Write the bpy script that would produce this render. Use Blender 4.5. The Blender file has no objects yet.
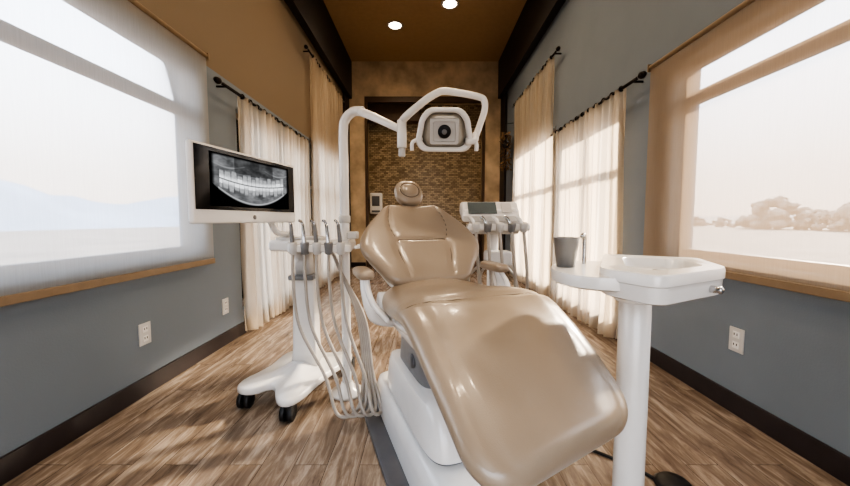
import bpy, bmesh, math, random
from mathutils import Vector, Matrix, noise
random.seed(7)
V = Vector
COL = bpy.context.scene.collection

# ------------------------------------------------------------------ helpers
def lin(r, g, b):
    f = lambda c: (c/255/12.92) if c/255 <= .04045 else ((c/255+.055)/1.055)**2.4
    return (f(r), f(g), f(b), 1)

def nodes(name):
    m = bpy.data.materials.new(name); m.use_nodes = True
    nt = m.node_tree; nt.nodes.clear()
    out = nt.nodes.new('ShaderNodeOutputMaterial')
    return m, nt, out

def mat(name, col, rough=.5, metal=0, coat=0, var=.08, scale=12, bump=0, bscale=200, spec=.5, emit=None, es=0):
    m, nt, out = nodes(name)
    b = nt.nodes.new('ShaderNodeBsdfPrincipled')
    tc = nt.nodes.new('ShaderNodeTexCoord')
    n = nt.nodes.new('ShaderNodeTexNoise'); n.inputs['Scale'].default_value = scale; n.inputs['Detail'].default_value = 3
    nt.links.new(tc.outputs['Object'], n.inputs['Vector'])
    r = nt.nodes.new('ShaderNodeValToRGB')
    r.color_ramp.elements[0].position = .3; r.color_ramp.elements[1].position = .7
    r.color_ramp.elements[0].color = [c*(1-var) for c in col[:3]]+[1]
    r.color_ramp.elements[1].color = [min(1, c*(1+var)) for c in col[:3]]+[1]
    nt.links.new(n.outputs['Fac'], r.inputs['Fac'])
    nt.links.new(r.outputs['Color'], b.inputs['Base Color'])
    b.inputs['Roughness'].default_value = rough; b.inputs['Metallic'].default_value = metal
    b.inputs['Coat Weight'].default_value = coat; b.inputs['Coat Roughness'].default_value = .15
    b.inputs['Specular IOR Level'].default_value = spec
    if emit:
        b.inputs['Emission Color'].default_value = emit; b.inputs['Emission Strength'].default_value = es
    if bump:
        n2 = nt.nodes.new('ShaderNodeTexNoise'); n2.inputs['Scale'].default_value = bscale; n2.inputs['Detail'].default_value = 4
        nt.links.new(tc.outputs['Object'], n2.inputs['Vector'])
        bp = nt.nodes.new('ShaderNodeBump'); bp.inputs['Strength'].default_value = bump; bp.inputs['Distance'].default_value = .01
        nt.links.new(n2.outputs['Fac'], bp.inputs['Height']); nt.links.new(bp.outputs['Normal'], b.inputs['Normal'])
    nt.links.new(b.outputs[0], out.inputs[0])
    return m

def fabric(name, col, transp, transl, stretch=(1, 1, 1)):
    m, nt, out = nodes(name)
    t = nt.nodes.new('ShaderNodeBsdfTransparent')
    d = nt.nodes.new('ShaderNodeBsdfDiffuse'); l = nt.nodes.new('ShaderNodeBsdfTranslucent')
    tc = nt.nodes.new('ShaderNodeTexCoord'); mp = nt.nodes.new('ShaderNodeMapping'); mp.inputs['Scale'].default_value = stretch
    n = nt.nodes.new('ShaderNodeTexNoise'); n.inputs['Scale'].default_value = 6
    nt.links.new(tc.outputs['Object'], mp.inputs[0]); nt.links.new(mp.outputs[0], n.inputs['Vector'])
    r = nt.nodes.new('ShaderNodeValToRGB')
    r.color_ramp.elements[0].color = [c*.9 for c in col[:3]]+[1]; r.color_ramp.elements[1].color = [min(1, c*1.08) for c in col[:3]]+[1]
    nt.links.new(n.outputs['Fac'], r.inputs['Fac'])
    nt.links.new(r.outputs['Color'], d.inputs['Color']); nt.links.new(r.outputs['Color'], l.inputs['Color'])
    a = nt.nodes.new('ShaderNodeMixShader'); a.inputs[0].default_value = transl
    nt.links.new(d.outputs[0], a.inputs[1]); nt.links.new(l.outputs[0], a.inputs[2])
    c = nt.nodes.new('ShaderNodeMixShader'); c.inputs[0].default_value = transp
    nt.links.new(a.outputs[0], c.inputs[1]); nt.links.new(t.outputs[0], c.inputs[2])
    nt.links.new(c.outputs[0], out.inputs[0])
    return m

def root(name, loc=(0, 0, 0)):
    e = bpy.data.objects.new(name, None); COL.objects.link(e); e.location = (0, 0, 0); e.empty_display_size = .1
    return e

def mesh(name, vs, fs, m, parent=None, smooth=False, bevel=0, seg=3):
    me = bpy.data.meshes.new(name); me.from_pydata([tuple(v) for v in vs], [], fs); me.update()
    bm = bmesh.new(); bm.from_mesh(me); bmesh.ops.recalc_face_normals(bm, faces=bm.faces); bm.to_mesh(me); bm.free()
    o = bpy.data.objects.new(name, me); COL.objects.link(o)
    if m: me.materials.append(m)
    if smooth:
        for p in me.polygons: p.use_smooth = True
    if bevel:
        b = o.modifiers.new('bevel', 'BEVEL'); b.width = bevel; b.segments = seg; b.limit_method = 'ANGLE'; b.angle_limit = math.radians(35)
        for p in me.polygons: p.use_smooth = True
        w = o.modifiers.new('wn', 'WEIGHTED_NORMAL')
    if parent: o.parent = parent
    return o

CUBEF = [(0, 1, 3, 2), (4, 6, 7, 5), (0, 4, 5, 1), (2, 3, 7, 6), (0, 2, 6, 4), (1, 5, 7, 3)]
def box(name, c, s, m, parent=None, bevel=.004, yaw=0, pitch=0, roll=0, seg=3):
    R = Matrix.Rotation(yaw, 3, 'Z') @ Matrix.Rotation(pitch, 3, 'X') @ Matrix.Rotation(roll, 3, 'Y')
    vs = [V(c) + R @ V((x*s[0]/2, y*s[1]/2, z*s[2]/2)) for x in (-1, 1) for y in (-1, 1) for z in (-1, 1)]
    return mesh(name, vs, CUBEF, m, parent, bevel=bevel, seg=seg)

def boxes(name, lst, m, parent=None, bevel=0):
    vs, fs = [], []
    for (a, b) in lst:
        k = len(vs)
        vs += [V((a[0] if x else b[0], a[1] if y else b[1], a[2] if z else b[2])) for x in (0, 1) for y in (0, 1) for z in (0, 1)]
        fs += [tuple(i+k for i in f) for f in CUBEF]
    return mesh(name, vs, fs, m, parent, bevel=bevel)

def catmull(pts, n=8):
    out = []
    P = [tuple(p) for p in pts]
    for i in range(len(P)-1):
        p0 = P[max(i-1, 0)]; p1 = P[i]; p2 = P[i+1]; p3 = P[min(i+2, len(P)-1)]
        for k in range(n):
            t = k/n
            out.append(tuple(.5*((2*b)+(-a+c)*t+(2*a-5*b+4*c-d)*t*t+(-a+3*b-3*c+d)*t**3) for a, b, c, d in zip(p0, p1, p2, p3)))
    out.append(P[-1]); return out

def loft(name, rings, m, parent=None, smooth=True, cap=True, split=0):
    n = len(rings[0]); vs = [v for r in rings for v in r]; fs = []
    for i in range(len(rings)-1):
        for j in range(n):
            fs.append((i*n+j, i*n+(j+1) % n, (i+1)*n+(j+1) % n, (i+1)*n+j))
    if cap:
        fs.append(tuple(range(n))); fs.append(tuple((len(rings)-1)*n+j for j in range(n)))
    o = mesh(name, vs, fs, m, parent, smooth=smooth)
    if split:
        w = o.modifiers.new('es', 'EDGE_SPLIT'); w.split_angle = math.radians(split)
    return o

def tube(name, pts, r, m, parent=None, n=8, seg=12, curve=True):
    P = [V(p) for p in (catmull(pts, n) if curve and len(pts) > 2 else pts)]
    R = r if isinstance(r, (list, tuple)) else [r]*2
    rings = []; up = None
    for i, p in enumerate(P):
        t = (P[min(i+1, len(P)-1)]-P[max(i-1, 0)]).normalized()
        if up is None: up = t.orthogonal().normalized()
        up = (up - t*up.dot(t)).normalized(); sd = t.cross(up)
        f = i/(len(P)-1)*(len(R)-1); k = min(int(f), len(R)-2); rr = R[k]+(R[k+1]-R[k])*(f-k)
        rings.append([p+(up*math.cos(a*2*math.pi/seg)+sd*math.sin(a*2*math.pi/seg))*rr for a in range(seg)])
    return loft(name, rings, m, parent)

def cyl(name, p1, p2, r1, m, parent=None, r2=None, seg=28, b=.004):
    p1, p2 = V(p1), V(p2); r2 = r1 if r2 is None else r2
    t = (p2-p1).normalized(); up = t.orthogonal().normalized(); sd = t.cross(up); L = (p2-p1).length
    rings = []
    for (d, r) in ((0, r1-b), (b, r1), (L-b, r2), (L, r2-b)):
        rings.append([p1+t*d+(up*math.cos(a*2*math.pi/seg)+sd*math.sin(a*2*math.pi/seg))*r for a in range(seg)])
    return loft(name, rings, m, parent, split=50)

def lathe(name, prof, c, m, parent=None, seg=28, axis=(0, 0, 1)):
    t = V(axis).normalized(); up = t.orthogonal().normalized(); sd = t.cross(up); c = V(c)
    rings = [[c+t*z+(up*math.cos(a*2*math.pi/seg)+sd*math.sin(a*2*math.pi/seg))*max(r, .0004) for a in range(seg)] for r, z in prof]
    return loft(name, rings, m, parent)

def chaikin(poly, it=2):
    for _ in range(it):
        q = []
        for i in range(len(poly)):
            a, b = V(poly[i]), V(poly[(i+1) % len(poly)])
            q += [a*.75+b*.25, a*.25+b*.75]
        poly = q
    return poly

def rpoly(poly, r, n=6):
    out = []; P = [V((a, b, 0)) for a, b in poly]
    for i in range(len(P)):
        a, p, c = P[i-1], P[i], P[(i+1) % len(P)]
        u = p+(a-p).normalized()*min(r, (a-p).length*.45); w = p+(c-p).normalized()*min(r, (c-p).length*.45)
        for k in range(n+1):
            t = k/n; out.append(u*(1-t)**2+p*2*t*(1-t)+w*t*t)
    return out

def sg(x, e): return math.copysign(abs(x)**e, x)
def smooth(a, b, x):
    t = max(0, min(1, (x-a)/(b-a))); return t*t*(3-2*t)

# ------------------------------------------------------------------ materials
M_white = mat('white_enamel', lin(224, 221, 216), .25, coat=.3, var=.02)
M_white2 = mat('white_plastic', lin(192, 189, 184), .4, var=.03)
M_grey = mat('grey_plastic', lin(120, 120, 120), .45)
M_dgrey = mat('dark_grey_metal', lin(90, 90, 92), .4)
M_black = mat('black_rubber', lin(22, 22, 24), .5)
M_chrome = mat('brushed_steel', lin(190, 190, 190), .22, metal=1, var=.04)
M_leather = mat('taupe_leather', lin(152, 136, 117), .30, coat=.35, var=.05, scale=5, bump=.10, bscale=350)
M_seam = mat('leather_seam', lin(92, 78, 64), .6)
M_hose = mat('hose_silicone', lin(160, 152, 142), .45)
GREY = lin(116, 124, 131)
M_gl = mat('grey_wall_paint', GREY, .7, var=.03, scale=3, bump=.08, bscale=120)
M_base = mat('dark_baseboard_wood', lin(42, 33, 33), .4, var=.15)
M_ceil = mat('brown_ceiling_paint', lin(168, 138, 102), .8, var=.04, bump=.1, bscale=90)
M_dark = mat('dark_trim_wood', lin(38, 30, 28), .5, var=.12)
M_shade_bar = mat('shade_hem_bar', lin(134, 114, 90), .6)
M_frame = mat('window_frame_vinyl', lin(100, 88, 76), .5)
M_rod = mat('curtain_rod_iron', lin(34, 28, 26), .35, metal=.6)
M_shadeL = fabric('shade_cloth_light', lin(206, 204, 200), .42, .55, (1, 30, 1))
M_shadeR = fabric('solar_screen_cloth', lin(184, 162, 138), .34, .32, (1, 30, 1))
M_sheer = fabric('sheer_curtain_cloth', lin(232, 218, 198), .50, .8, (1, 8, .3))

def floor_mat():
    m, nt, out = nodes('wood_plank_floor')
    N = nt.nodes.new; L = nt.links.new
    b = N('ShaderNodeBsdfPrincipled'); tc = N('ShaderNodeTexCoord')
    mp = N('ShaderNodeMapping'); mp.inputs['Rotation'].default_value = (0, 0, math.radians(90))
    L(tc.outputs['Object'], mp.inputs[0])
    br = N('ShaderNodeTexBrick'); br.offset = .37; br.inputs['Scale'].default_value = 1
    br.inputs['Brick Width'].default_value = 1.2; br.inputs['Row Height'].default_value = .16
    br.inputs['Mortar Size'].default_value = .0014; br.inputs['Mortar Smooth'].default_value = .1
    br.inputs['Color1'].default_value = (0, 0, 0, 1); br.inputs['Color2'].default_value = (1, 1, 1, 1); br.inputs['Mortar'].default_value = (.5, .5, .5, 1)
    L(mp.outputs[0], br.inputs['Vector'])
    m2 = N('ShaderNodeMapping'); m2.inputs['Scale'].default_value = (10, 1.3, 1); L(tc.outputs['Object'], m2.inputs[0])
    ns = N('ShaderNodeTexNoise'); ns.inputs['Scale'].default_value = 2.2; ns.inputs['Detail'].default_value = 9; ns.inputs['Roughness'].default_value = .68; ns.inputs['Distortion'].default_value = .6
    ad = N('ShaderNodeVectorMath'); ad.operation = 'ADD'
    sc = N('ShaderNodeVectorMath'); sc.operation = 'SCALE'; sc.inputs['Scale'].default_value = 7
    L(br.outputs['Color'], sc.inputs[0]); L(m2.outputs[0], ad.inputs[0]); L(sc.outputs[0], ad.inputs[1]); L(ad.outputs[0], ns.inputs['Vector'])
    r = N('ShaderNodeValToRGB'); e = r.color_ramp.elements
    e[0].position = .30; e[0].color = lin(96, 82, 71); e[1].position = .70; e[1].color = lin(188, 174, 158)
    k = e.new(.5); k.color = lin(140, 123, 107)
    L(ns.outputs['Fac'], r.inputs['Fac'])
    mx = N('ShaderNodeMix'); mx.data_type = 'RGBA'; mx.blend_type = 'MULTIPLY'; mx.inputs[0].default_value = 1
    r2 = N('ShaderNodeValToRGB'); r2.color_ramp.elements[0].color = (.80, .77, .74, 1); r2.color_ramp.elements[1].color = (1, 1, 1, 1)
    L(br.outputs['Color'], r2.inputs['Fac']); L(r.outputs['Color'], mx.inputs[6]); L(r2.outputs['Color'], mx.inputs[7])
    m3 = N('ShaderNodeMix'); m3.data_type = 'RGBA'; L(br.outputs['Fac'], m3.inputs[0]); L(mx.outputs[2], m3.inputs[6]); m3.inputs[7].default_value = lin(66, 56, 48)
    L(m3.outputs[2], b.inputs['Base Color']); b.inputs['Roughness'].default_value = .27
    bp = N('ShaderNodeBump'); bp.inputs['Strength'].default_value = .08; bp.inputs['Distance'].default_value = .01; L(ns.outputs['Fac'], bp.inputs['Height']); L(bp.outputs[0], b.inputs['Normal'])
    L(b.outputs[0], out.inputs[0]); return m
M_floor = floor_mat()

def leftwall_mat():
    m, nt, out = nodes('wall_paint_warm_light'); N = nt.nodes.new; L = nt.links.new
    b = N('ShaderNodeBsdfPrincipled'); b.inputs['Roughness'].default_value = .7
    tc = N('ShaderNodeTexCoord'); sp = N('ShaderNodeSeparateXYZ'); L(tc.outputs['Object'], sp.inputs[0])
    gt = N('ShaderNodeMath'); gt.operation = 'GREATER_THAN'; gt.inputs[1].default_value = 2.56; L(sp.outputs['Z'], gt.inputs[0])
    mx = N('ShaderNodeMix'); mx.data_type = 'RGBA'; L(gt.outputs[0], mx.inputs[0]); mx.inputs[6].default_value = GREY; mx.inputs[7].default_value = lin(122, 106, 86)  # brown upper part: warm light on the grey wall, put into the colour
    ns = N('ShaderNodeTexNoise'); ns.inputs['Scale'].default_value = 120; L(tc.outputs['Object'], ns.inputs['Vector'])
    bp = N('ShaderNodeBump'); bp.inputs['Strength'].default_value = .08; bp.inputs['Distance'].default_value = .01; L(ns.outputs['Fac'], bp.inputs['Height']); L(bp.outputs[0], b.inputs['Normal'])
    L(mx.outputs[2], b.inputs['Base Color']); L(b.outputs[0], out.inputs[0]); return m
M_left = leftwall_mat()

def tile_mat():
    m, nt, out = nodes('glass_mosaic_tile'); N = nt.nodes.new; L = nt.links.new
    b = N('ShaderNodeBsdfPrincipled'); tc = N('ShaderNodeTexCoord')
    mp = N('ShaderNodeMapping'); mp.inputs['Rotation'].default_value = (math.radians(90), 0, 0); L(tc.outputs['Object'], mp.inputs[0])
    br = N('ShaderNodeTexBrick'); br.inputs['Scale'].default_value = 1; br.inputs['Brick Width'].default_value = .10; br.inputs['Row Height'].default_value = .045
    br.inputs['Mortar Size'].default_value = .004; br.inputs['Color1'].default_value = lin(118, 102, 80); br.inputs['Color2'].default_value = lin(176, 158, 128); br.inputs['Mortar'].default_value = lin(90, 76, 58)
    L(mp.outputs[0], br.inputs['Vector']); L(br.outputs['Color'], b.inputs['Base Color']); b.inputs['Roughness'].default_value = .22
    L(b.outputs[0], out.inputs[0]); return m
M_tile = tile_mat()
M_plaster = mat('tan_plaster', lin(192, 170, 140), .8, var=.25, scale=3.0, bump=.3, bscale=9)

# ------------------------------------------------------------------ room shell
WX = 1.93; YB = 8.9; YF = -1.6; H = 5.1; T = .2
def side_wall(name, sgn, openings, m):
    x0, x1 = sgn*WX, sgn*(WX+T)
    lst = []; y = YF
    for (a, b, z0, z1) in openings:
        lst.append(((x0, y, 0), (x1, a, H)))
        lst.append(((x0, a, 0), (x1, b, z0))); lst.append(((x0, a, z1), (x1, b, H)))
        y = b
    lst.append(((x0, y, 0), (x1, YB+.8, H)))
    return boxes(name, lst, m)
OL = [(.3, 3.04, .93, 2.5), (3.65, 5.5, .25, 2.34), (5.95, 7.8, .25, 2.6)]
OR = [(.3, 2.78, .93, 2.38), (3.45, 4.98, .25, 2.32), (5.25, 7.25, .25, 2.6)]
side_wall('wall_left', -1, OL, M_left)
side_wall('wall_right', 1, OR, M_gl)
box('floor', (0, (YF+YB)/2+.4, -.05), (2*WX+.4, YB-YF+.8, .1), M_floor, bevel=0)
box('ceiling', (0, (YF+YB)/2+.4, H+.05), (2*WX+.4, YB-YF+.8, .1), M_ceil, bevel=0)
# wall behind the camera has a wide cased opening to the corridor
boxes('wall_rear', [((-WX-T, YF-.15, 0), (-1.2, YF, H)), ((1.2, YF-.15, 0), (WX+T, YF, H)), ((-1.2, YF-.15, 2.4), (1.2, YF, H))], M_gl)
boxes('wall_back', [((-WX, YB, 0), (-1.5, YB+.6, H)), ((1.5, YB, 0), (WX, YB+.6, H)), ((-1.5, YB, 4.25), (1.5, YB+.6, H))], M_plaster)
box('wall_niche_tile', (0, YB+.65, 2.2), (3.4, .1, 4.4), M_tile, bevel=0)
boxes('trim_niche', [((-1.5, YB-.02, 4.12), (1.5, YB+.1, 4.25)), ((-1.5, YB+.3, 3.75), (-.1, YB+.58, 4.25)), ((-1.5, YB-.02, 0), (-1.44, YB+.1, 4.12)), ((1.44, YB-.02, 0), (1.5, YB+.1, 4.12))], mat('niche_brown_trim', lin(84, 64, 46), .5))
for s, n in ((-1, 'left'), (1, 'right')):
    boxes('baseboard_'+n, [((s*WX, YF, 0), (s*(WX-.018), YB, .125))], M_base, bevel=.003)
    boxes('trim_'+n, [((s*WX, YF, 4.2), (s*(WX-.12), YB, H))], M_dark, bevel=.004)
    boxes('trim_column_'+n, [((s*WX, YB-.5, 0), (s*(WX-.05), YB, H))], M_dark, bevel=.004)
box('baseboard_back', (-1.71, YB-.01, .06), (.4, .02, .12), M_base)

def pane_mat():
    m, nt, out = nodes('window_glass'); N = nt.nodes.new; L = nt.links.new
    t = N('ShaderNodeBsdfTransparent'); g = N('ShaderNodeBsdfGlossy'); g.inputs['Roughness'].default_value = .02
    fr = N('ShaderNodeFresnel'); fr.inputs['IOR'].default_value = 1.2
    x = N('ShaderNodeMixShader'); L(fr.outputs[0], x.inputs[0]); L(t.outputs[0], x.inputs[1]); L(g.outputs[0], x.inputs[2]); L(x.outputs[0], out.inputs[0]); return m
M_pane = pane_mat()
wi = 1
for s, ops in ((-1, OL), (1, OR)):
    for k, (a, b, z0, z1) in enumerate(ops):
        r = root('window_%d' % wi); wi += 1
        x0, x1 = s*(WX+.08), s*(WX+.14); f = .05
        Ls = [((x0, a, z0), (x1, b, z0+f)), ((x0, a, z1-f), (x1, b, z1)), ((x0, a, z0), (x1, a+f, z1)), ((x0, b-f, z0), (x1, b, z1))]
        if k == 0: Ls += [((x0, a, 2.07), (x1, b, 2.15)), ((x0, .9, z0), (x1, .96, z1))]
        else: Ls += [((x0, (a+b)/2-.03, z0), (x1, (a+b)/2+.03, z1)), ((x0, a, 1.75), (x1, b, 1.8))]
        boxes('frame', Ls, M_frame, r)
        boxes('pane', [((s*(WX+.105), a+f, z0+f), (s*(WX+.11), b-f, z1-f))], M_pane, r)

# roller shades
for s, y1, m, zt, zb in ((-1, 3.12, M_shadeL, 2.60, .86), (1, 3.02, M_shadeR, 2.46, .88)):
    r = root('roller_shade'); x = s*(WX-.04)
    mesh('cloth', [(x, .2, zb), (x, y1, zb), (x, y1, zt), (x, .2, zt)], [(0, 1, 2, 3)], m, r)
    boxes('hem_bar', [((x-.012, .2, zb-.045), (x+.012, y1, zb))], M_shade_bar, r, bevel=.004)
    cyl('roller', (x, .2, zt+.012), (x, y1, zt+.012), .018, M_shade_bar, r)
    boxes('bracket', [((s*(WX-.002), y1+.002, zt-.02), (x-s*.02, y1+.014, zt+.04))], M_shade_bar, r)

# curtains
def curtain(s, y0, y1, zt, zb=.04, gather=13, amp=.045, rodfront=.45):
    r = root('sheer_curtain'); n = int((y1-y0)*60); rows = 24; vs = []; fs = []
    for j in range(rows+1):
        f = j/rows; z = zt+(zb-zt)*f
        for i in range(n+1):
            u = i/n; y = y0+(y1-y0)*u
            ph = u*(y1-y0)*gather+.35*math.sin(u*19)+.3*math.sin(f*3+u*7)
            x = s*(WX-.10+amp*(.7+.5*f)*math.sin(ph*2*math.pi/1.6)+.015*math.sin(ph*3.1+f*2))
            vs.append((x, y+.03*f*math.sin(u*25+1)+.015*math.sin(f*6+u*3), z))
    for j in range(rows):
        for i in range(n):
            a = j*(n+1)+i; fs.append((a, a+1, a+n+2, a+n+1))
    mesh('cloth', vs, fs, M_sheer, r, smooth=True)
    xr = s*(WX-.10)
    cyl('rod', (xr, y0-rodfront, zt), (xr, y1+.15, zt), .014, M_rod, r)
    lathe('finial', [(0, -.04), (.02, -.035), (.032, 0), (.02, .035), (0, .04)], (xr, y0-rodfront-.02, zt), M_rod, r, axis=(0, 1, 0))
    cyl('bracket', (s*(WX-.002), y0-rodfront+.12, zt), (xr, y0-rodfront+.12, zt), .01, M_rod, r)
    for i in range(int((y1-y0)/.16)+1):
        y = y0+.03+i*.16
        lathe('ring', [(.017, -.006), (.026, -.006), (.026, .006), (.017, .006), (.017, -.006)], (xr, y, zt), M_rod, r, seg=16, axis=(0, 1, 0))
curtain(-1, 3.56, 5.55, 2.43, rodfront=.36)
curtain(-1, 5.85, 7.95, 3.86, rodfront=.25)
curtain(1, 3.32, 5.0, 2.42, rodfront=.26)
curtain(1, 5.2, 7.3, 3.55, rodfront=.2)

# outlets
def outlet(s, y, z):
    r = root('wall_outlet'); x = s*(WX-.004)
    box('plate', (x, y, z), (.008, .10, .15), M_white2, r, bevel=.003)
    for dz in (-.032, .032):
        box('socket', (x-s*.005, y, z+dz), (.004, .045, .042), M_white, r, bevel=.002)
        for dy in (-.01, .01): box('slot', (x-s*.008, y+dy, z+dz+.004), (.002, .004, .014), M_black, r, bevel=0)
outlet(-1, 2.36, .42); outlet(-1, 3.33, .37); outlet(1, 2.12, .46)

# recessed lights
M_emit = mat('lamp_lens', (1, .85, .65, 1), emit=(1, .82, .6, 1), es=30)
for (x, y) in ((-.6, 7.3), (.45, 6.6), (-.6, 4.2), (.6, 4.2), (-.6, 1.2), (.6, 1.2)):
    r = root('recessed_downlight')
    lathe('trim_ring', [(.11, 0), (.15, -.012), (.165, 0), (.11, 0)], (x, y, H-.001), M_white2, r)
    lathe('lens', [(.0, -.004), (.12, -.004), (.12, .001), (0, .001)], (x, y, H-.001), M_emit, r)
    ld = bpy.data.lights.new('downlight_bulb', 'SPOT'); ld.energy = 120; ld.color = (1, .79, .56); ld.spot_size = math.radians(140); ld.spot_blend = .6; ld.shadow_soft_size = .12
    lo = bpy.data.objects.new('downlight_bulb', ld); COL.objects.link(lo); lo.location = (x, y, H-.03); lo.parent = r

# ------------------------------------------------------------------ dental chair
PH = math.radians(19.5); O = V((.04, 1.80, 0))
A_ = V((math.sin(PH), -math.cos(PH), 0)); L_ = V((math.cos(PH), math.sin(PH), 0)); Z_ = V((0, 0, 1))
def W(s, t, z):
    s = s-.24*t*smooth(.45, 1.05, s)     # leg section swings slightly to the patient's right
    return O + A_*s + L_*t + Z_*z

def pad(name, samples, nsgn, m, parent, R=.1, r2=.045, e1=.45, e2=.7, dish=0.0, off=0, seg=48, n=7, R0=None, crown=0.0, groove=None):
    P = catmull(samples, n)
    d = [0]
    for i in range(1, len(P)): d.append(d[-1]+math.hypot(P[i][0]-P[i-1][0], P[i][1]-P[i-1][1]))
    Lt = d[-1]; R0 = R if R0 is None else R0
    def at(q):
        x = q*Lt
        for i in range(1, len(P)):
            if d[i] >= x-1e-9:
                f = (x-d[i-1])/max(d[i]-d[i-1], 1e-9); return [P[i-1][k]+(P[i][k]-P[i-1][k])*f for k in range(4)]
        return list(P[-1])
    def frame(q):
        s, z, hw, th = at(q); a = at(max(q-.01, 0)); b = at(min(q+.01, 1))
        T = V((b[0]-a[0], b[1]-a[1])).normalized(); Nn = V((-T.y, T.x)) if nsgn > 0 else V((T.y, -T.x))
        x = q*Lt
        for (dd, RR) in ((x, R0), (Lt-x, R)):
            if dd < RR: hw -= RR-math.sqrt(max(RR*RR-(RR-dd)**2, 0))
        dd = min(x, Lt-x); k = 1
        if dd < r2: k = math.sqrt(max(1-(1-dd/r2)**2, 0))
        return s, z, max(hw, .01), th, max(k, .03), Nn
    def extra(q, c):
        e = dish*c*c + crown*(1-c*c)
        if groove: e += groove(q, c)
        return e
    def top(q, fr, lift=0):
        s, z, hw, th, k, Nn = frame(q); c = fr
        b = max(1-abs(c)**(2/e1), 0)**.5
        b = b**e2
        nn = -th/2+th/2*k*b+extra(q, c)*k+lift+off
        return W(s+Nn.x*nn, c*hw, z+Nn.y*nn)
    qs = [ .5-.5*math.cos(math.pi*i/90) for i in range(91)]
    rings = []
    nt_ = 46; nb_ = 16
    for q in qs:
        s, z, hw, th, k, Nn = frame(q); ring = []
        angs = []
        for i in range(nt_+1):
            c = math.cos(math.pi*i/nt_); angs.append((c if abs(c) < 1 else math.copysign(1, c), 1))
        for i in range(1, nb_): angs.append((-math.cos(math.pi*i/nb_), -1))
        for c, sd in angs:
            b = max(1-abs(c)**(2/e1), 0)**.5; b = sd*b**e2
            nn = -th/2+th/2*k*b+(extra(q, c)*k if sd > 0 else dish*c*c*k)+off
            ring.append(W(s+Nn.x*nn, c*hw, z+Nn.y*nn))
        rings.append(ring)
    o = loft(name, rings, m, parent)
    return top

def gline(x, w): return -math.exp(-(x/w)**2)
chair = root('dental_chair')
def seat_groove(q, c):
    g = 0
    sq = .47+.055*(1-c*c)
    g += .010*gline(q-sq, .014)
    g += .004*gline(abs(c)-.80, .05)*smooth(.45, .55, q)
    g += .004*noise.noise(V((q*9, c*3, 0)))
    return g
seat = [(-.06, .875, .24, .10), (.1, .865, .29, .11), (.3, .885, .31, .11), (.47, .908, .318, .11), (.60, .885, .318, .10), (.8, .79, .315, .095), (.98, .68, .305, .09), (1.045, .645, .297, .085)]
stop = pad('seat_and_leg_cushion', seat, 1, M_leather, chair, R=.12, R0=.1, dish=0, crown=.026, groove=seat_groove)
seatsh = [(-.02, .78, .22, .05), (.15, .765, .25, .06), (.35, .785, .26, .06), (.5, .80, .26, .05), (.62, .77, .25, .05), (.8, .68, .25, .04), (.93, .60, .24, .03)]
pad('seat_shell', seatsh, 1, M_white, chair, R=.08)
def back_groove(q, c):
    g = 0; a = abs(c)
    if q < .5: g += .008*gline(a-(.52-.2*q), .035)*smooth(.04, .12, q)
    else: g += .008*gline(a-(.42+.9*(q-.5)), .035)*smooth(.98, .9, q)
    if a < .45: g += .008*gline(q-.5, .016)
    return g
back = [(.02, .87, .21, .09), (-.05, .955, .27, .10), (-.12, 1.03, .335, .10), (-.17, 1.085, .345, .10), (-.24, 1.16, .30, .09), (-.33, 1.25, .20, .08), (-.38, 1.295, .16, .07)]
btop = pad('back_cushion', back, -1, M_leather, chair, R=.07, dish=.035, crown=.01, groove=back_groove)
pad('back_shell', [(s-.06, z-.045, hw*.93, th*.5) for s, z, hw, th in back], -1, M_white, chair, R=.07, dish=.03)
def seam(name, f, pts, lift=.001):
    tube(name, [f(q, c, lift) for q, c in pts], .0022, M_seam, chair, n=3, seg=6)
seam('seam_knee', stop, [(.47+.055*(1-(c/10.5)**2), c/10.5) for c in range(-10, 11)])
for sd in (-1, 1):
    seam('seam_back_low', btop, [(.10+.05*i, sd*(.52-.2*(.10+.05*i))) for i in range(0, 9)])
    seam('seam_back_diag', btop, [(.50+.05*i, sd*(.42+.9*.05*i)) for i in range(0, 9)])
seam('seam_back_cross', btop, [(.5, c/10*.42) for c in range(-10, 11)])
# headrest
def blob(name, c, rx, ry, rz, m, parent, ax, e=.7):
    X, Y, Zz = ax; rings = []
    for i in range(1, 18):
        ph = -math.pi/2+math.pi*i/18; cc, ss = sg(math.cos(ph), e), sg(math.sin(ph), e)
        rings.append([V(c)+X*(rx*cc*sg(math.cos(a), .8))+Y*(ry*cc*sg(math.sin(a), .8))+Zz*(rz*ss) for a in [2*math.pi*k/28 for k in range(28)]])
    return loft(name, rings, m, parent)
fw = (A_*.82+Z_*.57).normalized(); upv = L_.cross(fw)*-1
if upv.z < 0: upv = -upv
hc = W(-.43, 0, 1.365)
blob('headrest_cushion', hc, .088, .090, .04, M_leather, chair, (L_, upv, fw))
blob('headrest_inner_pad', hc+fw*.028, .055, .05, .02, M_leather, chair, (L_, upv, fw))
tube('headrest_seam', [hc+fw*.036+L_*.06*math.cos(a)+upv*.056*math.sin(a) for a in [k*math.pi/8 for k in range(17)]], .003, M_seam, chair, seg=6, n=2)
cyl('headrest_bar', W(-.37, 0, 1.20), hc-fw*.03, .018, M_chrome, chair)
box('headrest_bracket', W(-.42, 0, 1.29), (.07, .05, .06), M_dgrey, chair, yaw=PH)
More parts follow.
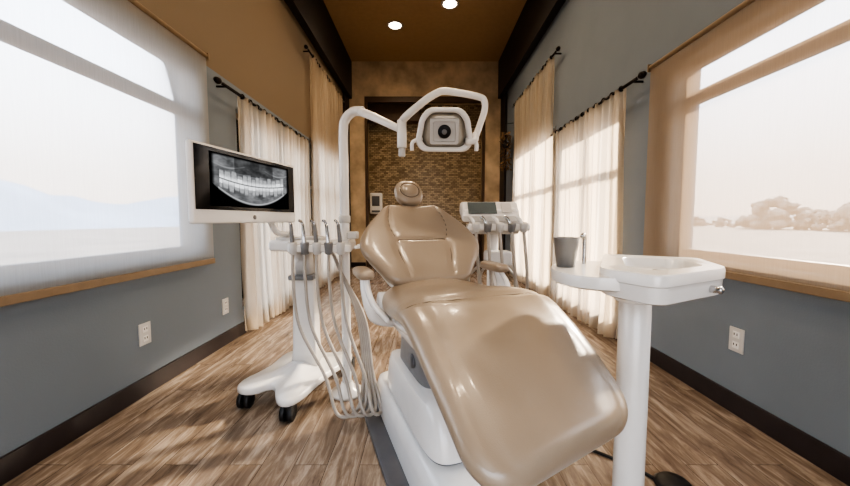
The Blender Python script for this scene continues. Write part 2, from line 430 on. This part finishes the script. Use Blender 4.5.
# armrests
for sd in (-1, 1):
    rings = []
    c0 = sd*.36
    for i in range(21):
        q = i/20; s = -.12+.24*q; k = math.sqrt(max(1-(2*q-1)**6, .0025))
        rings.append([W(s, c0+.042*k*sg(math.cos(a), .7), .945+.024*k*sg(math.sin(a), .7)) for a in [2*math.pi*j/24 for j in range(24)]])
    loft('armrest_pad', rings, M_leather, chair)
    tube('armrest_bracket', [W(.04, c0, .93), W(.08, c0, .87), W(.10, sd*.345, .80), W(.08, sd*.31, .74), W(.02, sd*.22, .70)], [.022, .026, .03, .03], M_white, chair)
    tube('armrest_front', [W(.07, c0, .925), W(.13, c0, .88), W(.17, sd*.34, .82), W(.19, sd*.28, .75)], [.012, .014, .014], M_white, chair)
# underframe / base
def chair_block(name, secs, m, e=.35):
    rings = []
    for (z, s0, s1, hw) in secs:
        rings.append([O+A_*((s0+s1)/2+(s1-s0)/2*sg(math.cos(a), e))+L_*(hw*sg(math.sin(a), e))+Z_*z for a in [2*math.pi*j/64 for j in range(64)]])
    return loft(name, rings, m, chair, split=40)
chair_block('floor_plate', [(0, -.72, .62, .30), (.018, -.72, .62, .30), (.024, -.71, .61, .29)], M_dgrey, e=.2)
chair_block('base_cover_lower', [(.02, -.60, .58, .21), (.14, -.60, .58, .21), (.18, -.58, .56, .20), (.20, -.54, .52, .185), (.205, -.5, .5, .17)], M_white)
chair_block('base_seam_band', [(.205, -.40, .44, .165), (.225, -.40, .44, .165)], M_dgrey)
chair_block('base_cover_upper', [(.225, -.42, .46, .175), (.24, -.42, .46, .175), (.36, -.40, .40, .165), (.40, -.38, .36, .155), (.415, -.34, .32, .13)], M_white)
chair_block('lift_column', [(.40, -.28, .20, .12), (.55, -.22, .26, .13), (.66, -.16, .36, .15), (.70, -.1, .42, .17)], M_grey)
chair_block('underframe', [(.64, -.14, .44, .19), (.68, -.16, .48, .22), (.77, -.14, .5, .235), (.80, -.12, .48, .22)], M_white)
tube('back_support', [W(-.02, 0, .74), W(-.16, 0, .84), W(-.28, 0, 1.0)], [.05, .045, .04], M_white2, chair)
for sd in (-1, 1):
    cyl('hinge_cap', W(-.02, sd*.20, .78), W(-.02, sd*.28, .78), .06, M_white, chair)
    cyl('scissor_pivot', W(.06, sd*.12, .5), W(.06, sd*.14, .5), .035, M_dgrey, chair)

# ------------------------------------------------------------------ overhead light
lt = root('dental_operating_light')
px, py = -.54, 2.36
lathe('pole_base', [(0, 0), (.11, 0), (.11, .02), (.05, .04), (.04, .08)], (px, py, 0), M_white, lt)
tube('pole', [(px, py, .05), (px, py, .8), (px, py, 1.5), (px, py, 1.78), (px+.015, py-.003, 1.86), (px+.07, py-.02, 1.905), (px+.14, py-.05, 1.90)], .031, M_white, lt)
tube('arm', [(px+.12, py-.045, 1.902), (px+.24, py-.14, 1.83), (-.15, 2.1, 1.735)], [.028, .022], M_white, lt)
cyl('pole_collar', (px, py, 1.18), (px, py, 1.23), .038, M_white2, lt)
cyl('elbow', (-.135, 2.08, 1.62), (-.135, 2.08, 1.78), .028, M_white, lt)
cyl('elbow_knob', (-.135, 2.08, 1.57), (-.135, 2.08, 1.62), .02, M_white2, lt)
tube('hoop_arm', [(-.135, 2.08, 1.77), (-.10, 2.05, 1.80), (-.0, 2.0, 1.865), (.07, 1.98, 1.90), (.11, 1.97, 1.905), (.2, 1.96, 1.89), (.29, 1.95, 1.868), (.32, 1.95, 1.85), (.325, 1.95, 1.80), (.30, 1.95, 1.72), (.275, 1.95, 1.65)], [.024, .02, .018, .018], M_white, lt)
tube('yoke', [(.275, 1.95, 1.67), (.27, 1.93, 1.63), (.22, 1.92, 1.62)], .018, M_white, lt)
HC = V((.105, 1.93, 1.68)); fz = V((-.05, -.93, -.36)).normalized(); fx = V((1, 0, 0)); fx = (fx-fz*fx.dot(fz)).normalized(); fy = fz.cross(fx); fy = -fy if fy.z < 0 else fy
shape = [(-.085, .118), (.085, .118), (.13, .07), (.155, -.06), (.12, -.105), (-.12, -.105), (-.155, -.06), (-.13, .07)]
sh = rpoly(shape, .03)
def hring(k, d): return [HC+fx*p.x*k+fy*p.y*k+fz*d for p in sh]
loft('head_housing', [hring(.35, -.10), hring(.7, -.085), hring(.95, -.04), hring(1.03, 0), hring(1.02, .02), hring(.92, .026), hring(.82, .02), hring(.80, .002)], M_white, lt)
M_refl = mat('reflector_glass', lin(170, 162, 148), .25, metal=.4)
loft('reflector', [hring(.80, .004), hring(.6, .008)], M_refl, lt)
def sring(w, h, d): return [HC+fx*p.x+fy*p.y+fz*d for p in rpoly([(-w, -h), (w, -h), (w, h), (-w, h)], .012)]
loft('lens_frame', [sring(.078, .068, .006), sring(.076, .066, .026), sring(.060, .052, .026), sring(.058, .050, .014)], M_white2, lt, split=40)
lathe('lens', [(.0, .034), (.030, .034), (.035, .026), (.035, .0)], HC, M_black, lt, axis=fz)
lathe('lens_core', [(.0, .038), (.012, .037), (.015, .032)], HC, M_grey, lt, axis=fz)
for sd in (-1, 1):
    tube('handle', [HC+fx*sd*.12-fy*.04, HC+fx*sd*.17-fy*.055+fz*.02, HC+fx*sd*.175-fy*.10+fz*.03], .011, M_white, lt)

# ------------------------------------------------------------------ left cart
ct = root('dental_cart'); cx, cy = -.86, 2.5
base_poly = [(-1.24, 2.20), (-1.12, 2.10), (-.98, 2.24), (-.88, 1.98), (-.76, 1.99), (-.70, 2.32), (-.56, 2.66), (-.60, 2.78), (-.80, 2.72), (-1.05, 2.80), (-1.12, 2.72), (-1.12, 2.46)]
bp = chaikin([V((a, b, 0)) for a, b in base_poly], 2); bc = V((-.88, 2.45, 0))
def bring(k, z): return [bc+(p-bc)*k+Z_*z for p in bp]
loft('base', [bring(.96, .095), bring(1, .105), bring(1, .135), bring(.97, .145), bring(.55, .155), bring(.28, .19), bring(.2, .2)], M_white, ct)
for (x, y) in ((-1.15, 2.19), (-.82, 2.04), (-.60, 2.72), (-1.07, 2.74)):
    for dx in (-.022, .022): cyl('caster_wheel', (x+dx-.014, y-.015, .052), (x+dx+.014, y-.015, .052), .052, M_black, ct)
    box('caster_fork', (x, y, .080), (.075, .075, .05), M_black, ct, bevel=.012)
def rrect(c, hx, hy, z, e=.3, n=32): return [V((c[0]+hx*sg(math.cos(a), e), c[1]+hy*sg(math.sin(a), e), z)) for a in [2*math.pi*j/n for j in range(n)]]
loft('column', [rrect((cx, cy), .095, .085, .16), rrect((cx, cy), .085, .07, .3), rrect((cx, cy), .075, .06, .75), rrect((cx, cy-.01), .08, .062, .80)], M_white, ct)
loft('column_upper', [rrect((cx, cy-.01), .055, .05, .80), rrect((cx, cy-.03), .055, .05, .98)], M_white2, ct)
box('column_band', (cx, cy-.04, .80), (.175, .14, .035), M_grey, ct, bevel=.01)
hx, hy = -.74, 2.36
box('head', (hx-.02, hy+.03, 1.03), (.54, .22, .075), M_white, ct, bevel=.025, seg=4)
box('head_tray', (hx-.1, hy+.04, 1.075), (.30, .18, .02), M_white2, ct, bevel=.008)
box('handpiece_rail', (hx+.07, hy-.13, 1.02), (.40, .08, .05), M_white, ct, bevel=.012)
for i in range(5):
    x = -.83+i*.075; y = 2.2
    cyl('holder', (x, y, .985), (x, y-.01, 1.06), .024, M_grey if i % 2 else M_white2, ct, r2=.028)
    tube('handpiece', [(x, y-.008, 1.0), (x-.008, y+.0, 1.10), (x-.02, y+.02, 1.17)], [.015, .013, .010], M_chrome if i % 2 else M_grey, ct, seg=12)
    tube('handpiece_tip', [(x-.02, y+.02, 1.17), (x-.028, y+.015, 1.19), (x-.03, y-.012, 1.195)], .009, M_chrome, ct, seg=8)
    k = i*.035
    tube('hose', [(x, y-.008, 1.0), (x+.005, y-.03, .85), (x+.05, y-.07, .55), (-.60+k*1.7, 2.04, .27), (-.51+k*1.5, 1.98-k*.3, .06+.012*i), (-.40+k, 2.02, .08), (-.38+k*.4, 2.10, .27), (-.43+k*.3, 2.20, .58), (-.56, 2.32, .85), (-.64, 2.38, 1.0)], .0105, M_hose, ct, seg=8)
tube('side_handle', [(-.47, 2.42, 1.02), (-.42, 2.40, 1.03), (-.41, 2.30, 1.03), (-.46, 2.28, 1.02)], .012, M_white, ct)
box('gauge_box', (-.475, 2.30, 1.10), (.07, .07, .05), M_white2, ct, bevel=.01)

# ------------------------------------------------------------------ monitor
mo = root('computer_monitor')
mc = V((-.905, 1.865, 1.362)); wd = V((.16, .77, 0)).normalized(); nr = V((wd.y, -wd.x, 0)); MW, MH = .77, .355
myaw = math.atan2(wd.y, wd.x)
box('housing', mc-nr*.015, (MW, .028, MH), M_white, mo, yaw=myaw, bevel=.01)
box('screen_glass', mc+nr*.0005+Z_*.025, (MW-.03, .003, MH-.075), mat('black_glass', lin(6, 6, 8), .12, spec=.3), mo, yaw=myaw, bevel=.001)
def xray(u, v):
    nf = lambda a, b, s=0: .5+.5*noise.noise(V((a, b, s)))
    y0 = -.10+.26*u*u; d = v-y0; au = abs(u)
    b = .16+.30*nf(u*4, v*4)+.12*nf(u*14, v*14, 4)
    jaw = -.86+.8*u*u
    if v < jaw-.04: b = .05
    b = max(b, .62*math.exp(-((v-jaw)/.06)**2)*(1 if au < .85 else .4))
    b = max(b, .5*math.exp(-((v-.62-.12*math.cos(u*5))/.07)**2)*smooth(.1, .3, au))
    if v > .35 and .12 < au < .5: b *= .55+.3*nf(u*6, v*5, 8)
    if au < .12 and v > .3: b *= .6
    if au < .82:
        w = u*(8.5 if d > 0 else 9.5)+.3*math.sin(u*5); fr = abs((w-math.floor(w))-.5)*2; k = math.floor(w)
        h = .36+.06*math.sin(k*2.3+(1 if d > 0 else 3))
        taper = .97-.9*max(0, abs(d)-.10)
        tooth = smooth(taper+.12, taper-.12, fr)*smooth(h+.04, h-.06, abs(d))
        tb = .55+.35*smooth(.22, .05, abs(d))+.15*nf(u*20, v*20, 2)
        if nf(k*3.7, 1 if d > 0 else 9) > .58 and abs(d) < .17: tb = 1.0
        b = b*(1-tooth*.85)+tb*tooth*.85
        b *= 1-.8*math.exp(-(d/.02)**2)
    b *= smooth(1.0, .90, au)*smooth(1.0, .88, abs(v))
    return min(b, 1)
nx, ny = 280, 130; vs = []; fs = []; cols = []
iw, ih = .60, .245
for j in range(ny+1):
    for i in range(nx+1):
        u, v = -1+2*i/nx, -1+2*j/ny
        vs.append(mc+nr*.003+wd*(u*iw/2+.01)+Z_*(v*ih/2+.025)); cols.append(xray(u, v))
for j in range(ny):
    for i in range(nx):
        a = j*(nx+1)+i; fs.append((a, a+1, a+nx+2, a+nx+1))
m, nt, out = nodes('xray_display'); at_ = nt.nodes.new('ShaderNodeAttribute'); at_.attribute_name = 'xr'
em = nt.nodes.new('ShaderNodeEmission'); em.inputs['Strength'].default_value = 1.1; nt.links.new(at_.outputs['Color'], em.inputs['Color']); nt.links.new(em.outputs[0], out.inputs[0])
xo = mesh('xray_image', vs, fs, m, mo)
ca = xo.data.color_attributes.new('xr', 'FLOAT_COLOR', 'POINT')
for i, c in enumerate(cols): ca.data[i].color = (c*c*1.1, c*c*1.12, c*c*1.15, 1)
lathe('logo', [(0, 0), (.012, 0), (.012, .002), (0, .002)], mc-Z_*.148+nr*.0, M_grey, mo, axis=nr)
tube('arm', [mc-nr*.03+wd*.1-Z_*.05, mc-nr*.07+wd*.2-Z_*.12, (-.94, 2.20, 1.13), (-.92, 2.33, 1.105)], .018, M_white, mo)
box('vesa_plate', mc-nr*.035+wd*.1-Z_*.03, (.12, .015, .12), M_grey, mo, yaw=myaw)
cyl('mount_pin', (-.92, 2.33, 1.086), (-.92, 2.33, 1.125), .025, M_white2, mo)

# ------------------------------------------------------------------ rear delivery unit
du = root('instrument_delivery_unit')
box('console', (.46, 2.56, 1.26), (.40, .22, .10), M_white, du, bevel=.025, pitch=math.radians(18), seg=4)
box('console_face', (.46, 2.475, 1.275), (.39, .14, .012), M_white, du, bevel=.005, pitch=math.radians(48))
box('console_screen', (.40, 2.462, 1.285), (.20, .11, .004), mat('console_display', lin(96, 104, 104), .15), du, bevel=.002, pitch=math.radians(48))
box('keypad', (.57, 2.462, 1.285), (.07, .09, .006), M_white2, du, bevel=.002, pitch=math.radians(48))
box('handpiece_bar', (.50, 2.42, 1.15), (.42, .13, .05), M_white, du, bevel=.015)
box('body', (.50, 2.56, 1.16), (.34, .18, .12), M_white2, du, bevel=.02)
for i in range(5):
    x = .34+i*.08; y = 2.35
    cyl('holder', (x, y, 1.12), (x, y-.02, 1.18), .022, M_grey if i % 2 else M_white2, du, r2=.027)
    tube('handpiece', [(x, y-.01, 1.12), (x-.02, y-.005, 1.19), (x-.045, y+.01, 1.225)], [.013, .013, .010], M_chrome if i % 2 else M_white, du)
    tube('hose', [(x, y-.01, 1.13), (x+.005, y-.04, 1.0), (x+.015, y-.05, .85), (x+.02, y-.03, .72), (x, y+.08, .68), (x-.02, y+.16, .80), (.5, 2.52, .95)], .011, M_hose, du, seg=8)
box('lower_box', (.52, 2.50, .93), (.18, .16, .10), M_white, du, bevel=.02)
cyl('post', (.5, 2.58, .08), (.5, 2.58, 1.12), .04, M_white, du)
for k in range(5):
    a = k*2*math.pi/5+.3; e = V((.5+.25*math.cos(a), 2.62+.25*math.sin(a), .07))
    tube('foot', [(.5, 2.58, .12), e], [.03, .018], M_white, du, curve=False)
    cyl('caster', e+V((-.01, 0, -.035)), e+V((.01, 0, -.035)), .035, M_black, du)

# ------------------------------------------------------------------ cuspidor unit
cu = root('cuspidor_unit'); TZ = 1.062
outer = [(.50, 1.00), (.575, .845), (.885, 1.01), (1.0, 1.28), (.73, 1.43)]
inner = [(.605, 1.04), (.640, .955), (.845, 1.055), (.905, 1.235), (.745, 1.31)]
oc = V((.74, 1.11, 0)); op = rpoly(outer, .05)
ip = rpoly(inner, .05); ic = V((.755, 1.12, 0))
def oring(k, z): return [oc+(p-oc)*k+Z_*z for p in op]
def iring(k, z): return [ic+(p-ic)*k+Z_*z for p in ip]
loft('tray_body', [oring(.90, TZ-.082), oring(.955, TZ-.076), oring(.97, TZ-.045), oring(.975, TZ-.034), oring(1.0, TZ-.030), oring(1.0, TZ-.008), oring(.985, TZ), iring(1.06, TZ), iring(1.02, TZ-.004), iring(.97, TZ-.028), iring(.93, TZ-.034)], M_white, cu, split=42)
lathe('drain', [(0, .002), (.018, .002), (.018, 0)], (.80, 1.19, TZ-.034), M_chrome, cu)
sp_ = rpoly([(.405, 1.10), (.44, .985), (.56, .93), (.70, 1.38), (.56, 1.36), (.45, 1.25)], .06)
sc_ = V((.52, 1.12, 0))
loft('cup_shelf', [[sc_+(p-sc_)*k+Z_*z for p in sp_] for k, z in ((.93, TZ-.062), (.99, TZ-.056), (1, TZ-.03), (.98, TZ-.022))], M_white, cu, split=42)
cyl('post', (.73, 1.20, .03), (.73, 1.20, .99), .05, M_white, cu)
cyl('post_collar', (.73, 1.20, .92), (.73, 1.20, .99), .066, M_white, cu)
lathe('post_foot', [(0, 0), (.15, 0), (.15, .015), (.07, .035), (.05, .06)], (.73, 1.20, 0), M_white, cu)
cyl('valve_knob', (.80, .975, TZ-.055), (.815, .945, TZ-.055), .010, M_chrome, cu)
tube('cup_filler', [(.58, 1.27, TZ-.03), (.58, 1.27, TZ+.06), (.57, 1.255, TZ+.085), (.555, 1.235, TZ+.08)], .007, M_chrome, cu)
M_cup = mat('grey_cup', lin(140, 140, 140), .35, metal=.4)
cp = root('drinking_cup')
lathe('cup', [(0, 0), (.030, 0), (.042, .098), (.044, .10), (.040, .098), (.028, .004), (0, .004)], (.485, 1.20, TZ-.0215), M_cup, cp)
fp = root('foot_pedal')
lathe('disc', [(0, 0), (.075, 0), (.08, .012), (.06, .03), (0, .034)], (1.12, 1.5, 0), M_black, fp)
tube('cable', [(1.07, 1.52, .010), (1.0, 1.62, .009), (.85, 1.75, .009), (.66, 1.82, .009)], .008, M_black, fp)

# ------------------------------------------------------------------ back of room
cb = root('base_cabinet')
M_cab = mat('cabinet_wood', lin(96, 66, 44), .45, var=.2)
box('carcass', (0, YB+.31, .48), (2.82, .42, .96), M_cab, cb, bevel=.004)
box('countertop', (0, YB+.31, .99), (2.82, .46, .06), mat('stone_counter', lin(120, 100, 80), .25, var=.3, scale=40), cb, bevel=.008)
for i in range(5):
    box('door', (-1.12+i*.56, YB+.09, .5), (.52, .025, .84), M_cab, cb); cyl('pull', (-.93+i*.56, YB+.055, .72), (-.93+i*.56, YB+.055, .86), .008, M_chrome, cb)
sd_ = root('paper_towel_dispenser')
box('body', (-1.30, YB+.50, 1.64), (.34, .19, .56), M_white, sd_, bevel=.04)
box('panel', (-1.30, YB+.40, 1.70), (.20, .02, .26), M_dgrey, sd_, bevel=.01)
box('slot', (-1.30, YB+.40, 1.43), (.22, .02, .05), M_dgrey, sd_, bevel=.008)
hp = root('hanging_plant'); M_dry = mat('dried_leaves', lin(130, 104, 76), .8, var=.3)
bx = (1.76, 7.75)
tube('cord', [(1.92, bx[1], 3.3), (bx[0], bx[1], 3.28), (bx[0], bx[1], 3.0)], .008, M_dark, hp, curve=False)
lathe('basket', [(0, 0), (.06, .01), (.10, .12), (.095, .12), (.05, .02), (0, .02)], (bx[0], bx[1], 2.75), M_dark, hp)
vs, fs = [], []
for i in range(220):
    a = random.uniform(0, 6.28); r0 = random.uniform(.02, .10); z = random.uniform(2.3, 3.1); p = V((bx[0]+r0*math.cos(a)*.8, bx[1]+r0*math.sin(a)*1.4, z))
    d = V((math.cos(a)*.5, math.sin(a), random.uniform(-1, .6))).normalized()*.09; s_ = d.orthogonal().normalized()*.025; k = len(vs)
    vs += [p, p+d*.5+s_, p+d, p+d*.5-s_]; fs.append((k, k+1, k+2, k+3))
mesh('leaves', vs, fs, M_dry, hp)

# ------------------------------------------------------------------ outside
mesh('ground', [(-250, -100, -.4), (250, -100, -.4), (250, 300, -.4), (-250, 300, -.4)], [(0, 1, 2, 3)], mat('dry_ground', lin(132, 118, 104), .9, var=.25, scale=.35))
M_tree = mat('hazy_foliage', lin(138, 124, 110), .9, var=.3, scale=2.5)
def tree(x, y, R):
    # leafy crown: many small leaf-cluster blobs filling a dome down to the brush
    r = root('tree'); bm = bmesh.new()
    for i in range(60):
        a = random.uniform(0, 6.28); h = random.uniform(0, 1); q = R*1.35*math.sqrt(random.uniform(0, 1))*math.sqrt(max(1-h*h, .05))
        mt = Matrix.Translation((x+q*math.cos(a), y+q*math.sin(a), -.3+R*.12+h*R*1.1)) @ Matrix.Scale(R*random.uniform(.12, .24), 4)
        bmesh.ops.create_icosphere(bm, subdivisions=2, radius=1, matrix=mt)
    for v in bm.verts: v.co += noise.noise_vector(v.co*6/R)*R*.12
    me = bpy.data.meshes.new('crown'); bm.to_mesh(me); bm.free(); me.materials.append(M_tree)
    for p in me.polygons: p.use_smooth = True
    o = bpy.data.objects.new('crown', me); COL.objects.link(o); o.parent = r
    cyl('trunk', (x, y, -.45), (x, y, -.2+R*.7), R*.07, M_dark, r)
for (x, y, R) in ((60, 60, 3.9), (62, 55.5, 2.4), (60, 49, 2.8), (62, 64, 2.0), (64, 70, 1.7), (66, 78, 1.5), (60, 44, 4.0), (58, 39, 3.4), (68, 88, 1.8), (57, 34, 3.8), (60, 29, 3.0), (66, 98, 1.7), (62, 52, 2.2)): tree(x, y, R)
def ridge(name, x, hh, col):
    vs, fs = [], []
    for i in range(81):
        y = -60+i*4.5; h = hh*(.75+.35*noise.noise(V((y*.03, x, 0)))+.1*noise.noise(V((y*.15, x, 3))))
        vs += [(x, y, -.5), (x*1.25, y, h)]
    for i in range(80): fs.append((2*i, 2*i+1, 2*i+3, 2*i+2))
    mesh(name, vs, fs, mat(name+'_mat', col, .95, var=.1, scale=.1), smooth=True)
ridge('hillside', -60, 10, lin(138, 150, 168)); ridge('hillside.001', 130, 4.5, lin(150, 138, 128))  # distance haze is mixed into the left hill's colour

# ------------------------------------------------------------------ lighting
w = bpy.data.worlds.new('world'); bpy.context.scene.world = w; w.use_nodes = True; nt = w.node_tree; nt.nodes.clear()
N = nt.nodes.new; L = nt.links.new
o_ = N('ShaderNodeOutputWorld'); bg = N('ShaderNodeBackground'); tc = N('ShaderNodeTexCoord'); sp = N('ShaderNodeSeparateXYZ'); cr = N('ShaderNodeValToRGB')
L(tc.outputs['Generated'], sp.inputs[0]); L(sp.outputs['Z'], cr.inputs['Fac']); L(cr.outputs['Color'], bg.inputs['Color']); L(bg.outputs[0], o_.inputs[0])
e = cr.color_ramp.elements; e[0].position = 0; e[0].color = (.50, .42, .37, 1); e[1].position = .7; e[1].color = (.60, .76, 1.0, 1)
k = e.new(.10); k.color = (.54, .49, .46, 1); k = e.new(.32); k.color = (.78, .84, .95, 1)
bg.inputs['Strength'].default_value = 7.2
sl = bpy.data.lights.new('sun', 'SUN'); sl.energy = 15; sl.color = (1, .86, .68); sl.angle = math.radians(3)
so = bpy.data.objects.new('sun', sl); COL.objects.link(so); so.rotation_euler = (V((-1, -.75, -.62))).to_track_quat('-Z', 'Y').to_euler()
al = bpy.data.lights.new('rear_fill_light', 'AREA'); al.energy = 14; al.size = 1.6; al.color = (1, .92, .84)  # added fill light, unseen behind the camera, brightens the room from the front
ao = bpy.data.objects.new('rear_fill_light', al); COL.objects.link(ao); ao.location = (0, -1.2, 3.6); ao.rotation_euler = V((0, 1, -.75)).to_track_quat('-Z', 'Y').to_euler()
bpy.context.scene.view_settings.look = 'AgX - High Contrast'

# ------------------------------------------------------------------ camera
cd = bpy.data.cameras.new('camera'); cd.lens = 350/850*36; cd.sensor_width = 36; cd.clip_start = .02; cd.clip_end = 500
co = bpy.data.objects.new('camera', cd); COL.objects.link(co); co.location = (0, 0, 1.2); co.rotation_euler = (math.radians(90)-math.atan(23/350), 0, 0)
bpy.context.scene.camera = co
